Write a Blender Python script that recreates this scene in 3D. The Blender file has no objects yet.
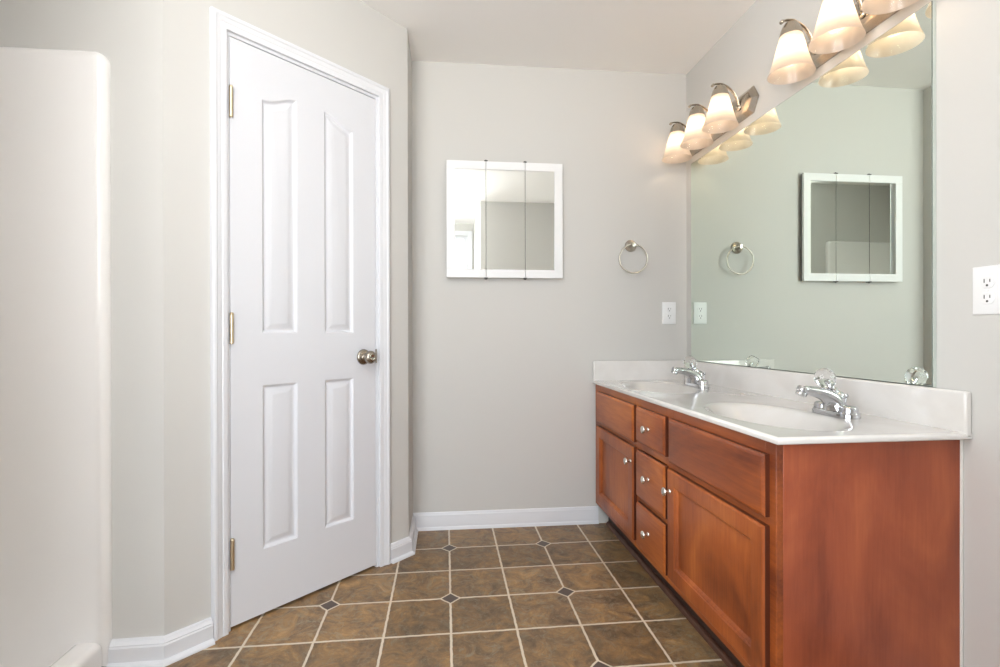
import bpy, bmesh, math, random
from mathutils import Vector, Matrix

C = bpy.context.scene.collection
SC = bpy.context.scene
PI = math.pi
R = math.radians

# ------------------------------------------------------------------ camera
cam_d = bpy.data.cameras.new('camera')
cam = bpy.data.objects.new('camera', cam_d)
C.objects.link(cam)
cam_d.sensor_width = 36.0
cam_d.lens = 36.0 * 512.26 / 1000.0
cam_d.clip_start = 0.02
YAW, PITCH, ROLL = R(6.478), R(-0.0745), R(-0.12)       # yaw to the right
fw = Vector((math.sin(YAW) * math.cos(PITCH), math.cos(YAW) * math.cos(PITCH), math.sin(PITCH)))
rt0 = Vector((math.cos(YAW), -math.sin(YAW), 0))
up0 = rt0.cross(fw)
rt = rt0 * math.cos(ROLL) + up0 * math.sin(ROLL)
up = -rt0 * math.sin(ROLL) + up0 * math.cos(ROLL)
m = Matrix((rt, up, -fw)).transposed().to_4x4()
m.translation = Vector((-1.334, -2.676, 1.025))
cam.matrix_world = m
SC.camera = cam

# ------------------------------------------------------------------ world, exposure
SC.view_settings.view_transform = 'Standard'
SC.view_settings.look = 'None'
SC.view_settings.gamma = 1.0
SC.view_settings.use_curve_mapping = False
SC.view_settings.exposure = 0.27
W = bpy.data.worlds.new('overcast_sky')
SC.world = W
W.use_nodes = True
bg = W.node_tree.nodes['Background']
wt = W.node_tree
wtc = wt.nodes.new('ShaderNodeTexCoord')
wsp = wt.nodes.new('ShaderNodeSeparateXYZ')
wrp = wt.nodes.new('ShaderNodeValToRGB')
wmr = wt.nodes.new('ShaderNodeMapRange')
wmr.inputs['From Min'].default_value, wmr.inputs['From Max'].default_value = -0.08, 0.08
wt.links.new(wtc.outputs['Generated'], wsp.inputs[0])
wt.links.new(wsp.outputs['Z'], wmr.inputs['Value'])
wt.links.new(wmr.outputs['Result'], wrp.inputs['Fac'])
wrp.color_ramp.elements[0].color = (1.0, 0.99, 0.97, 1)       # lower half brightened as made-up pale ground, to lift the ceiling
wrp.color_ramp.elements[1].color = (0.60, 0.65, 0.70, 1)      # overcast sky
wt.links.new(wrp.outputs['Color'], bg.inputs['Color'])
bg.inputs['Strength'].default_value = 11.5
LAMP_STRENGTH = 38.0       # added ceiling dome
BULB_STRENGTH = 21.0       # vanity bulbs
try:
    SC.cycles.use_denoising = True
    SC.cycles.max_bounces = 12
    SC.cycles.diffuse_bounces = 6
    SC.cycles.glossy_bounces = 6
    SC.cycles.transmission_bounces = 10
    SC.cycles.transparent_max_bounces = 8
    SC.cycles.caustics_reflective = False
    SC.cycles.caustics_refractive = False
    SC.cycles.sample_clamp_indirect = 12.0
except Exception:
    pass

# daylight portals at two unseen windows, assumed and added for their light
YJ = -2.86                                  # short wall behind the viewpoint, right of the opening
XJ = -0.92
WX0, WX1, WZ0, WZ1, YB = -2.85, -1.00, 0.45, 2.28, -4.00
VY0, VY1, VZ0, VZ1, XS = -3.70, -2.50, 0.45, 2.28, -3.10
for nm, loc, rot, sx, sz in (('added_window_portal', ((WX0 + WX1) / 2, YB - 0.09, (WZ0 + WZ1) / 2), (R(90), 0, 0), WX1 - WX0, WZ1 - WZ0),
                             ('added_side_window_portal', (XS - 0.09, (VY0 + VY1) / 2, (VZ0 + VZ1) / 2), (R(90), 0, R(-90)), VY1 - VY0, VZ1 - VZ0)):
    pl = bpy.data.lights.new(nm, 'AREA')
    pl.shape = 'RECTANGLE'
    pl.size, pl.size_y = sx, sz
    pl.cycles.is_portal = True
    po = bpy.data.objects.new(nm, pl)
    C.objects.link(po)
    po.location, po.rotation_euler = loc, rot


# ------------------------------------------------------------------ materials
def new_mat(name):
    mt = bpy.data.materials.new(name)
    mt.use_nodes = True
    nt = mt.node_tree
    b = nt.nodes['Principled BSDF']
    return mt, nt, b


def lk(nt, a, b):
    nt.links.new(a, b)


def nd(nt, t, **kw):
    n = nt.nodes.new(t)
    for k, v in kw.items():
        setattr(n, k, v)
    return n


def simple(name, col, rough=0.5, metal=0.0, coat=0.0, bump=0.0, bscale=300.0, var=0.0, vscale=3.0, spec=0.5):
    mt, nt, b = new_mat(name)
    b.inputs['Base Color'].default_value = (*col, 1)
    b.inputs['Roughness'].default_value = rough
    b.inputs['Metallic'].default_value = metal
    b.inputs['Coat Weight'].default_value = coat
    b.inputs['Coat Roughness'].default_value = 0.06
    b.inputs['Specular IOR Level'].default_value = spec
    tc = nd(nt, 'ShaderNodeTexCoord')
    if var > 0:
        n = nd(nt, 'ShaderNodeTexNoise')
        n.inputs['Scale'].default_value = vscale
        n.inputs['Detail'].default_value = 5
        lk(nt, tc.outputs['Object'], n.inputs['Vector'])
        rp = nd(nt, 'ShaderNodeValToRGB')
        rp.color_ramp.elements[0].position = 0.3
        rp.color_ramp.elements[1].position = 0.7
        rp.color_ramp.elements[0].color = (*[c * (1 - var) for c in col], 1)
        rp.color_ramp.elements[1].color = (*[min(1, c * (1 + var)) for c in col], 1)
        lk(nt, n.outputs['Fac'], rp.inputs['Fac'])
        lk(nt, rp.outputs['Color'], b.inputs['Base Color'])
    if bump > 0:
        n2 = nd(nt, 'ShaderNodeTexNoise')
        n2.inputs['Scale'].default_value = bscale
        lk(nt, tc.outputs['Object'], n2.inputs['Vector'])
        bp = nd(nt, 'ShaderNodeBump')
        bp.inputs['Strength'].default_value = bump
        bp.inputs['Distance'].default_value = 0.001
        lk(nt, n2.outputs['Fac'], bp.inputs['Height'])
        lk(nt, bp.outputs['Normal'], b.inputs['Normal'])
    return mt


def wood(name, vertical=True, dark=(0.115, 0.022, 0.007), mid=(0.34, 0.082, 0.017), light=(0.56, 0.170, 0.034), big=2.2, blotch=0.78):
    mt, nt, b = new_mat(name)
    tc = nd(nt, 'ShaderNodeTexCoord')
    mp = nd(nt, 'ShaderNodeMapping')
    mp.inputs['Scale'].default_value = (14, 14, 0.9) if vertical else (14, 0.9, 14)
    lk(nt, tc.outputs['Object'], mp.inputs['Vector'])
    g = nd(nt, 'ShaderNodeTexNoise')
    g.inputs['Scale'].default_value = 7
    g.inputs['Detail'].default_value = 8
    g.inputs['Roughness'].default_value = 0.62
    g.inputs['Distortion'].default_value = 0.6
    lk(nt, mp.outputs['Vector'], g.inputs['Vector'])
    mp2 = nd(nt, 'ShaderNodeMapping')
    mp2.inputs['Scale'].default_value = (1.6, 1.6, 0.8) if vertical else (1.6, 0.8, 1.6)
    lk(nt, tc.outputs['Object'], mp2.inputs['Vector'])
    c = nd(nt, 'ShaderNodeTexNoise')
    c.inputs['Scale'].default_value = big
    c.inputs['Detail'].default_value = 4
    c.inputs['Distortion'].default_value = 0.8
    lk(nt, mp2.outputs['Vector'], c.inputs['Vector'])
    mx = nd(nt, 'ShaderNodeMix', data_type='FLOAT')
    mx.inputs['Factor'].default_value = blotch
    lk(nt, g.outputs['Fac'], mx.inputs[2])
    lk(nt, c.outputs['Fac'], mx.inputs[3])
    rp = nd(nt, 'ShaderNodeValToRGB')
    e = rp.color_ramp.elements
    e[0].position, e[0].color = 0.30, (*dark, 1)
    e[1].position, e[1].color = 0.72, (*light, 1)
    k = e.new(0.52)
    k.color = (*mid, 1)
    lk(nt, mx.outputs[0], rp.inputs['Fac'])
    lk(nt, rp.outputs['Color'], b.inputs['Base Color'])
    b.inputs['Roughness'].default_value = 0.42
    b.inputs['Coat Weight'].default_value = 0.25
    b.inputs['Coat Roughness'].default_value = 0.22
    b.inputs['Specular IOR Level'].default_value = 0.35
    bp = nd(nt, 'ShaderNodeBump')
    bp.inputs['Strength'].default_value = 0.06
    bp.inputs['Distance'].default_value = 0.001
    lk(nt, g.outputs['Fac'], bp.inputs['Height'])
    lk(nt, bp.outputs['Normal'], b.inputs['Normal'])
    return mt


WALL = simple('wall_paint_warm_grey', (0.605, 0.600, 0.578), 0.75, bump=0.05, bscale=350)
CEIL = simple('ceiling_paint', (0.93, 0.92, 0.905), 0.85, bump=0.08, bscale=220)
TRIM = simple('trim_white_paint', (0.74, 0.755, 0.79), 0.35)
DOORW = simple('door_white_paint', (0.70, 0.715, 0.755), 0.38, bump=0.04, bscale=160)
ACRYL = simple('shower_acrylic', (0.88, 0.87, 0.86), 0.22, coat=0.4)
WOODV = wood('cherry_wood_upright', True)
WOODH = wood('cherry_wood_lengthwise', False)
WOODE = wood('cherry_wood_end_panel', True, (0.18, 0.036, 0.016), (0.32, 0.074, 0.030), (0.47, 0.128, 0.046), 3.0, 0.80)
WOODD = wood('dark_stained_end_grain', True, (0.05, 0.012, 0.006), (0.09, 0.022, 0.009), (0.13, 0.034, 0.013))
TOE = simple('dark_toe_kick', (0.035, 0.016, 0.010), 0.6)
SHOE = simple('stained_shoe_moulding', (0.085, 0.034, 0.018), 0.5, var=0.25, vscale=20)
NICKEL = simple('brushed_nickel', (0.46, 0.42, 0.37), 0.28, 1.0)
LAMPN = simple('lamp_nickel', (0.50, 0.45, 0.38), 0.25, 1.0)
NICKEL2 = simple('satin_nickel_knob', (0.80, 0.77, 0.71), 0.25, 1.0)
CHROME = simple('chrome', (0.56, 0.57, 0.59), 0.07, 1.0)
BRASS = simple('aged_brass', (0.72, 0.60, 0.42), 0.35, 1.0)
PEWTER = simple('antique_pewter', (0.36, 0.32, 0.27), 0.27, 1.0)
PLASTIC = simple('white_plastic', (0.84, 0.85, 0.86), 0.3)
SLOT = simple('dark_slot', (0.02, 0.02, 0.02), 0.6)
CAULK = simple('white_caulk', (0.72, 0.70, 0.66), 0.6)
DARKM = simple('dark_metal', (0.10, 0.095, 0.09), 0.4, 0.8)
CABW = simple('cabinet_white', (0.84, 0.85, 0.86), 0.35)
EDGE = simple('mirror_edge', (0.55, 0.60, 0.56), 0.3)
EDGED = simple('mirror_arris', (0.10, 0.12, 0.10), 0.4)


def marble():
    mt, nt, b = new_mat('cultured_marble')
    tc = nd(nt, 'ShaderNodeTexCoord')
    n = nd(nt, 'ShaderNodeTexNoise')
    n.inputs['Scale'].default_value = 4.0
    n.inputs['Detail'].default_value = 7
    n.inputs['Distortion'].default_value = 1.5
    lk(nt, tc.outputs['Object'], n.inputs['Vector'])
    rp = nd(nt, 'ShaderNodeValToRGB')
    e = rp.color_ramp.elements
    e[0].position, e[0].color = 0.35, (0.69, 0.67, 0.645, 1)
    e[1].position, e[1].color = 0.62, (0.74, 0.725, 0.705, 1)
    lk(nt, n.outputs['Fac'], rp.inputs['Fac'])
    lk(nt, rp.outputs['Color'], b.inputs['Base Color'])
    b.inputs['Roughness'].default_value = 0.14
    b.inputs['Coat Weight'].default_value = 0.6
    b.inputs['Coat Roughness'].default_value = 0.02
    return mt


MARBLE = marble()


def mirror_mat(name, col, rough=0.0):
    mt, nt, b = new_mat(name)
    b.inputs['Base Color'].default_value = (*col, 1)
    b.inputs['Metallic'].default_value = 1.0
    b.inputs['Roughness'].default_value = rough
    b.inputs['Specular Tint'].default_value = (*col, 1)
    return mt


MIRROR = mirror_mat('green_tinted_mirror', (0.90, 0.985, 0.91))
MIRROR2 = mirror_mat('cabinet_mirror', (0.92, 0.95, 0.93))


def glass_shade_mat():
    mt = bpy.data.materials.new('frosted_alabaster_glass')
    mt.use_nodes = True
    nt = mt.node_tree
    nt.nodes.clear()
    out = nd(nt, 'ShaderNodeOutputMaterial')
    tc = nd(nt, 'ShaderNodeTexCoord')
    n = nd(nt, 'ShaderNodeTexNoise')
    n.inputs['Scale'].default_value = 22
    n.inputs['Detail'].default_value = 4
    n.inputs['Distortion'].default_value = 1.2
    lk(nt, tc.outputs['Object'], n.inputs['Vector'])
    rp = nd(nt, 'ShaderNodeValToRGB')
    rp.color_ramp.elements[0].color = (0.68, 0.59, 0.51, 1)
    rp.color_ramp.elements[1].color = (0.78, 0.70, 0.62, 1)
    lk(nt, n.outputs['Fac'], rp.inputs['Fac'])
    tr = nd(nt, 'ShaderNodeBsdfTranslucent')
    df = nd(nt, 'ShaderNodeBsdfDiffuse')
    gl = nd(nt, 'ShaderNodeBsdfGlossy')
    gl.inputs['Roughness'].default_value = 0.25
    lk(nt, rp.outputs['Color'], tr.inputs['Color'])
    lk(nt, rp.outputs['Color'], df.inputs['Color'])
    m1 = nd(nt, 'ShaderNodeMixShader')
    m1.inputs[0].default_value = 0.38
    lk(nt, tr.outputs[0], m1.inputs[1])
    lk(nt, df.outputs[0], m1.inputs[2])
    m2 = nd(nt, 'ShaderNodeMixShader')
    m2.inputs[0].default_value = 0.05
    lk(nt, m1.outputs[0], m2.inputs[1])
    lk(nt, gl.outputs[0], m2.inputs[2])
    lk(nt, m2.outputs[0], out.inputs['Surface'])
    return mt


SHADE = glass_shade_mat()


def clear_skin():
    mt = bpy.data.materials.new('clear_inner_glass_skin')
    mt.use_nodes = True
    nt = mt.node_tree
    nt.nodes.clear()
    out = nd(nt, 'ShaderNodeOutputMaterial')
    t = nd(nt, 'ShaderNodeBsdfTransparent')
    g = nd(nt, 'ShaderNodeBsdfGlossy')
    g.inputs['Roughness'].default_value = 0.15
    mx = nd(nt, 'ShaderNodeMixShader')
    mx.inputs[0].default_value = 0.015
    lk(nt, t.outputs[0], mx.inputs[1])
    lk(nt, g.outputs[0], mx.inputs[2])
    lk(nt, mx.outputs[0], out.inputs['Surface'])
    return mt


CLEARSKIN = clear_skin()


def emit(name, col, s):
    mt = bpy.data.materials.new(name)
    mt.use_nodes = True
    nt = mt.node_tree
    nt.nodes.clear()
    out = nd(nt, 'ShaderNodeOutputMaterial')
    e = nd(nt, 'ShaderNodeEmission')
    e.inputs['Color'].default_value = (*col, 1)
    e.inputs['Strength'].default_value = s
    lk(nt, e.outputs[0], out.inputs['Surface'])
    return mt


BULB = emit('warm_bulb', (1.0, 0.76, 0.53), BULB_STRENGTH)
DOME = emit('added_lamp_dome', (1.0, 0.985, 0.96), LAMP_STRENGTH)


def clear_mat(name, ior=1.49):
    mt, nt, b = new_mat(name)
    b.inputs['Base Color'].default_value = (0.97, 0.98, 0.98, 1)
    b.inputs['Transmission Weight'].default_value = 1.0
    b.inputs['Roughness'].default_value = 0.02
    b.inputs['IOR'].default_value = ior
    return mt


CRYSTAL = clear_mat('clear_acrylic', 1.24)


def pane_mat():
    mt = bpy.data.materials.new('window_pane_glass')
    mt.use_nodes = True
    nt = mt.node_tree
    nt.nodes.clear()
    out = nd(nt, 'ShaderNodeOutputMaterial')
    t = nd(nt, 'ShaderNodeBsdfTransparent')
    g = nd(nt, 'ShaderNodeBsdfGlossy')
    g.inputs['Roughness'].default_value = 0.0
    f = nd(nt, 'ShaderNodeFresnel')
    f.inputs['IOR'].default_value = 1.45
    mx = nd(nt, 'ShaderNodeMixShader')
    lk(nt, f.outputs[0], mx.inputs[0])
    lk(nt, t.outputs[0], mx.inputs[1])
    lk(nt, g.outputs[0], mx.inputs[2])
    lk(nt, mx.outputs[0], out.inputs['Surface'])
    return mt


PANE = pane_mat()

# floor: slate-look square tiles, pale grout, small dark diamonds at every other crossing
TILE, ASP = 0.2269, 1.0267
GO = (-1.3004, -0.2235)        # a diamond near the far wall
GROT = R(-0.3758)


def floor_mat():
    mt, nt, b = new_mat('slate_tile_vinyl')
    tc = nd(nt, 'ShaderNodeTexCoord')
    mp = nd(nt, 'ShaderNodeMapping')
    mp.inputs['Scale'].default_value = (1 / TILE, 1 / (TILE * ASP), 1)
    lk(nt, tc.outputs['Object'], mp.inputs['Vector'])
    # a slight wobble of the grout lines
    wn = nd(nt, 'ShaderNodeTexNoise')
    wn.inputs['Scale'].default_value = 9
    wn.inputs['Detail'].default_value = 2
    lk(nt, mp.outputs['Vector'], wn.inputs['Vector'])
    ws = nd(nt, 'ShaderNodeVectorMath', operation='SUBTRACT')
    ws.inputs[1].default_value = (0.5, 0.5, 0.5)
    lk(nt, wn.outputs['Color'], ws.inputs[0])
    wm = nd(nt, 'ShaderNodeVectorMath', operation='SCALE')
    wm.inputs['Scale'].default_value = 0.022
    lk(nt, ws.outputs[0], wm.inputs[0])
    wa = nd(nt, 'ShaderNodeVectorMath', operation='ADD')
    lk(nt, mp.outputs['Vector'], wa.inputs[0])
    lk(nt, wm.outputs[0], wa.inputs[1])
    sp = nd(nt, 'ShaderNodeSeparateXYZ')
    lk(nt, wa.outputs[0], sp.inputs[0])

    def M(op, a, bb=None, c=None):
        n = nd(nt, 'ShaderNodeMath', operation=op)
        for i, v in enumerate((a, bb, c)):
            if v is None:
                continue
            if isinstance(v, (int, float)):
                n.inputs[i].default_value = v
            else:
                lk(nt, v, n.inputs[i])
        return n.outputs[0]
    X, Y = sp.outputs['X'], sp.outputs['Y']
    dx = M('ABSOLUTE', M('SUBTRACT', X, M('ROUND', X)))
    dy = M('ABSOLUTE', M('SUBTRACT', Y, M('ROUND', Y)))
    dmin = M('MINIMUM', dx, dy)
    X2, Y2 = M('MULTIPLY', X, 0.5), M('MULTIPLY', Y, 0.5)
    ex = M('MULTIPLY', M('ABSOLUTE', M('SUBTRACT', X2, M('ROUND', X2))), 2.0)
    ey = M('MULTIPLY', M('ABSOLUTE', M('SUBTRACT', Y2, M('ROUND', Y2))), 2.0)
    dd = M('ADD', ex, ey)                       # diamond distance

    def step(v, lo, hi):                        # 1 below lo, 0 above hi
        n = nd(nt, 'ShaderNodeMapRange')
        n.inputs['From Min'].default_value = lo
        n.inputs['From Max'].default_value = hi
        n.inputs['To Min'].default_value = 1
        n.inputs['To Max'].default_value = 0
        lk(nt, v, n.inputs['Value'])
        return n.outputs['Result']
    line = step(dmin, 0.014, 0.022)
    ring = step(dd, 0.180, 0.192)
    inner = step(dd, 0.143, 0.153)
    grout = M('MAXIMUM', line, ring)
    # tile colour
    fl = nd(nt, 'ShaderNodeVectorMath', operation='FLOOR')
    lk(nt, mp.outputs['Vector'], fl.inputs[0])
    wht = nd(nt, 'ShaderNodeTexWhiteNoise', noise_dimensions='3D')
    lk(nt, fl.outputs[0], wht.inputs['Vector'])
    off = nd(nt, 'ShaderNodeVectorMath', operation='SCALE')
    off.inputs['Scale'].default_value = 30
    lk(nt, wht.outputs['Color'], off.inputs[0])
    ad = nd(nt, 'ShaderNodeVectorMath', operation='ADD')
    lk(nt, mp.outputs['Vector'], ad.inputs[0])
    lk(nt, off.outputs[0], ad.inputs[1])
    n1 = nd(nt, 'ShaderNodeTexNoise')
    n1.inputs['Scale'].default_value = 2.3
    n1.inputs['Detail'].default_value = 9
    n1.inputs['Roughness'].default_value = 0.76
    n1.inputs['Distortion'].default_value = 0.9
    lk(nt, ad.outputs[0], n1.inputs['Vector'])
    r1 = nd(nt, 'ShaderNodeValToRGB')
    e = r1.color_ramp.elements
    e[0].position, e[0].color = 0.30, (0.070, 0.042, 0.024, 1)
    e[1].position, e[1].color = 0.72, (0.50, 0.295, 0.120, 1)
    k = e.new(0.45); k.color = (0.185, 0.115, 0.060, 1)
    k = e.new(0.58); k.color = (0.30, 0.175, 0.072, 1)
    lk(nt, n1.outputs['Fac'], r1.inputs['Fac'])
    n2 = nd(nt, 'ShaderNodeTexNoise')
    n2.inputs['Scale'].default_value = 3.1
    n2.inputs['Detail'].default_value = 10
    n2.inputs['Roughness'].default_value = 0.82
    n2.inputs['Distortion'].default_value = 2.2
    lk(nt, ad.outputs[0], n2.inputs['Vector'])
    r2 = nd(nt, 'ShaderNodeValToRGB')
    r2.color_ramp.elements[0].position = 0.50
    r2.color_ramp.elements[0].color = (0, 0, 0, 1)
    r2.color_ramp.elements[1].position = 0.66
    r2.color_ramp.elements[1].color = (1, 1, 1, 1)
    lk(nt, n2.outputs['Fac'], r2.inputs['Fac'])
    mg = nd(nt, 'ShaderNodeMix', data_type='RGBA')
    f2 = M('MULTIPLY', r2.outputs['Color'], 0.85)
    lk(nt, f2, mg.inputs[0])
    lk(nt, r1.outputs['Color'], mg.inputs[6])
    mg.inputs[7].default_value = (0.270, 0.240, 0.165, 1)
    hs = nd(nt, 'ShaderNodeHueSaturation')
    vv = M('MULTIPLY_ADD', wht.outputs['Value'], 0.42, 0.80)
    lk(nt, vv, hs.inputs['Value'])
    lk(nt, mg.outputs[2], hs.inputs['Color'])
    # grout over tiles, diamonds over grout
    a = nd(nt, 'ShaderNodeMix', data_type='RGBA')
    lk(nt, grout, a.inputs[0])
    lk(nt, hs.outputs[0], a.inputs[6])
    a.inputs[7].default_value = (0.66, 0.58, 0.46, 1)
    d = nd(nt, 'ShaderNodeMix', data_type='RGBA')
    lk(nt, inner, d.inputs[0])
    lk(nt, a.outputs[2], d.inputs[6])
    d.inputs[7].default_value = (0.095, 0.066, 0.055, 1)
    lk(nt, d.outputs[2], b.inputs['Base Color'])
    b.inputs['Roughness'].default_value = 0.42
    bp = nd(nt, 'ShaderNodeBump')
    bp.inputs['Strength'].default_value = 0.25
    bp.inputs['Distance'].default_value = 0.002
    hh = M('ADD', M('MULTIPLY', n2.outputs['Fac'], 0.35), M('MULTIPLY', M('SUBTRACT', 1.0, grout), 0.5))
    lk(nt, hh, bp.inputs['Height'])
    lk(nt, bp.outputs['Normal'], b.inputs['Normal'])
    return mt


FLOOR = floor_mat()


# ------------------------------------------------------------------ mesh helpers
def BM():
    return bmesh.new()


def obj(name, bm, mats, parent=None, bevel=0.0, segs=2, smooth=True, angle=38):
    bmesh.ops.recalc_face_normals(bm, faces=bm.faces[:])
    me = bpy.data.meshes.new(name)
    bm.to_mesh(me)
    bm.free()
    if not isinstance(mats, (list, tuple)):
        mats = [mats]
    for mm in mats:
        me.materials.append(mm)
    if smooth:
        for p in me.polygons:
            p.use_smooth = True
        me.set_sharp_from_angle(angle=R(angle))
    o = bpy.data.objects.new(name, me)
    C.objects.link(o)
    if parent is not None:
        o.parent = parent
    if bevel > 0:
        b = o.modifiers.new('edges', 'BEVEL')
        b.width = bevel
        b.segments = segs
        b.limit_method = 'ANGLE'
        b.angle_limit = R(40)
        b.harden_normals = False
    return o


def thing(name, label, cat, loc=(0, 0, 0), rotz=0.0, group=None):
    o = bpy.data.objects.new(name, None)
    o.empty_display_size = 0.05
    C.objects.link(o)
    o.location = loc
    o.rotation_euler = (0, 0, rotz)
    tag(o, label, cat, group)
    return o


def tag(o, label, cat, group=None, kind=None):
    o['label'] = label
    o['category'] = cat
    if group:
        o['group'] = group
    if kind:
        o['kind'] = kind
    return o


def struct(o, label, cat):
    return tag(o, label, cat, None, 'structure')


def dup(root, loc, label=None, rotz=None):
    r = root.copy()
    C.objects.link(r)
    r.location = loc
    if rotz is not None:
        r.rotation_euler = (0, 0, rotz)
    if label:
        r['label'] = label
    for ch in list(root.children):
        c = ch.copy()
        C.objects.link(c)
        c.parent = r
        for g in list(ch.children):
            d = g.copy()
            C.objects.link(d)
            d.parent = c
    return r


def box(bm, x0, x1, y0, y1, z0, z1):
    v = [bm.verts.new((x, y, z)) for z in (z0, z1) for x, y in ((x0, y0), (x1, y0), (x1, y1), (x0, y1))]
    fs = [(0, 3, 2, 1), (4, 5, 6, 7), (0, 1, 5, 4), (1, 2, 6, 5), (2, 3, 7, 6), (3, 0, 4, 7)]
    return [bm.faces.new([v[i] for i in f]) for f in fs]


def prism(bm, pts, z0, z1):
    a = [bm.verts.new((p[0], p[1], z0)) for p in pts]
    b = [bm.verts.new((p[0], p[1], z1)) for p in pts]
    n = len(pts)
    bm.faces.new(a[::-1])
    bm.faces.new(b)
    for i in range(n):
        j = (i + 1) % n
        bm.faces.new((a[i], a[j], b[j], b[i]))


def basis(axis):
    w = Vector(axis).normalized()
    t = Vector((0, 0, 1)) if abs(w.z) < 0.9 else Vector((1, 0, 0))
    u = t.cross(w).normalized()
    return u, w.cross(u), w


def lathe(bm, prof, origin=(0, 0, 0), axis=(0, 0, 1), n=28, cap0=True, cap1=True, sx=1.0, sy=1.0):
    """prof: list of (r, h) along axis"""
    u, v, w = basis(axis)
    o = Vector(origin)
    rings = []
    for r, h in prof:
        if r < 1e-6:
            rings.append([bm.verts.new(o + w * h)])
        else:
            rings.append([bm.verts.new(o + w * h + u * (r * sx * math.cos(2 * PI * k / n)) + v * (r * sy * math.sin(2 * PI * k / n))) for k in range(n)])
    for a, b in zip(rings, rings[1:]):
        for k in range(n):
            j = (k + 1) % n
            if len(a) == 1 and len(b) == 1:
                continue
            if len(a) == 1:
                bm.faces.new((a[0], b[k], b[j]))
            elif len(b) == 1:
                bm.faces.new((a[k], a[j], b[0]))
            else:
                bm.faces.new((a[k], a[j], b[j], b[k]))
    if cap0 and len(rings[0]) > 1:
        bm.faces.new(rings[0][::-1])
    if cap1 and len(rings[-1]) > 1:
        bm.faces.new(rings[-1])
    return rings


def sweep(bm, path, radii, n=14, side=None, flat=1.0, closed=False):
    """tube along path; 'side' fixes one cross-section axis, flat scales the other"""
    P = [Vector(p) for p in path]
    if isinstance(radii, (int, float)):
        radii = [radii] * len(P)
    rings = []
    L = len(P)
    for i, p in enumerate(P):
        if closed:
            t = P[(i + 1) % L] - P[i - 1]
        else:
            t = P[min(i + 1, L - 1)] - P[max(i - 1, 0)]
        t.normalize()
        if side is not None:
            u = Vector(side)
            u = (u - t * u.dot(t)).normalized()
        else:
            u = basis(t)[0]
        v = t.cross(u)
        rr = radii[i]
        ru, rv = rr if isinstance(rr, tuple) else (rr, rr * flat)
        rings.append([bm.verts.new(p + u * (ru * math.cos(2 * PI * k / n)) + v * (rv * math.sin(2 * PI * k / n))) for k in range(n)])
    pairs = list(zip(rings, rings[1:])) + ([(rings[-1], rings[0])] if closed else [])
    for a, b in pairs:
        for k in range(n):
            j = (k + 1) % n
            bm.faces.new((a[k], a[j], b[j], b[k]))
    if not closed:
        bm.faces.new(rings[0][::-1])
        bm.faces.new(rings[-1])


def catmull(pts, sub=6):
    P = [Vector(p) for p in pts]
    out = []
    for i in range(len(P) - 1):
        p0, p1, p2, p3 = P[max(i - 1, 0)], P[i], P[i + 1], P[min(i + 2, len(P) - 1)]
        for s in range(sub):
            t = s / sub
            out.append(0.5 * ((2 * p1) + (p2 - p0) * t + (2 * p0 - 5 * p1 + 4 * p2 - p3) * t * t + (3 * p1 - p0 - 3 * p2 + p3) * t ** 3))
    out.append(P[-1])
    return out


def inset_poly(pts, d):
    """offset a counter-clockwise 2D polygon inwards by d (miter)"""
    n = len(pts)
    out = []
    for i in range(n):
        p0, p1, p2 = Vector(pts[i - 1]), Vector(pts[i]), Vector(pts[(i + 1) % n])
        a, b = (p1 - p0).normalized(), (p2 - p1).normalized()
        na, nb = Vector((-a.y, a.x)), Vector((-b.y, b.x))
        k = na + nb
        k = k / max(k.dot(na), 0.3)
        out.append((p1.x + k.x * d, p1.y + k.y * d))
    return out


def loops(bm, poly, steps, to3, close=True):
    """concentric loops: steps = [(inset, depth)], to3(u, v, depth) -> xyz. Returns first ring."""
    rings = []
    for ins, dep in steps:
        q = inset_poly(poly, ins) if ins else poly
        rings.append([bm.verts.new(to3(p[0], p[1], dep)) for p in q])
    n = len(poly)
    for a, b in zip(rings, rings[1:]):
        for k in range(n):
            j = (k + 1) % n
            bm.faces.new((a[k], a[j], b[j], b[k]))
    if close:
        bm.faces.new(rings[-1])
    return rings


def rect(x0, x1, y0, y1):
    return [(x0, y0), (x1, y0), (x1, y1), (x0, y1)]


# ------------------------------------------------------------------ the room shell
H = 2.438
T_ = 0.10
TH = R(44.56)                                     # bearing of the closet wall
PB, PC = Vector((-2.200, -0.963)), Vector((-1.4895, -0.2630))
loop_pts = {
    'A': (-3.10, -0.963), 'B': tuple(PB), 'C': tuple(PC), 'D': (-1.4865, 0.018), 'E': (0.0, 0.0),
    'F': (0.0, YJ), 'H': (XJ, YJ), 'I': (XJ, YB), 'G': (-3.10, YB),
}
order = 'ABCDEFHIG'
pts = [Vector(loop_pts[k]) for k in order]
N = len(pts)


def outer(i):
    p0, p1, p2 = pts[i - 1], pts[i], pts[(i + 1) % N]
    a, b = (p1 - p0).normalized(), (p2 - p1).normalized()
    na, nb = Vector((-a.y, a.x)), Vector((-b.y, b.x))      # room lies to the right of travel
    k = na + nb
    return p1 + k / k.dot(na) * T_


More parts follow.
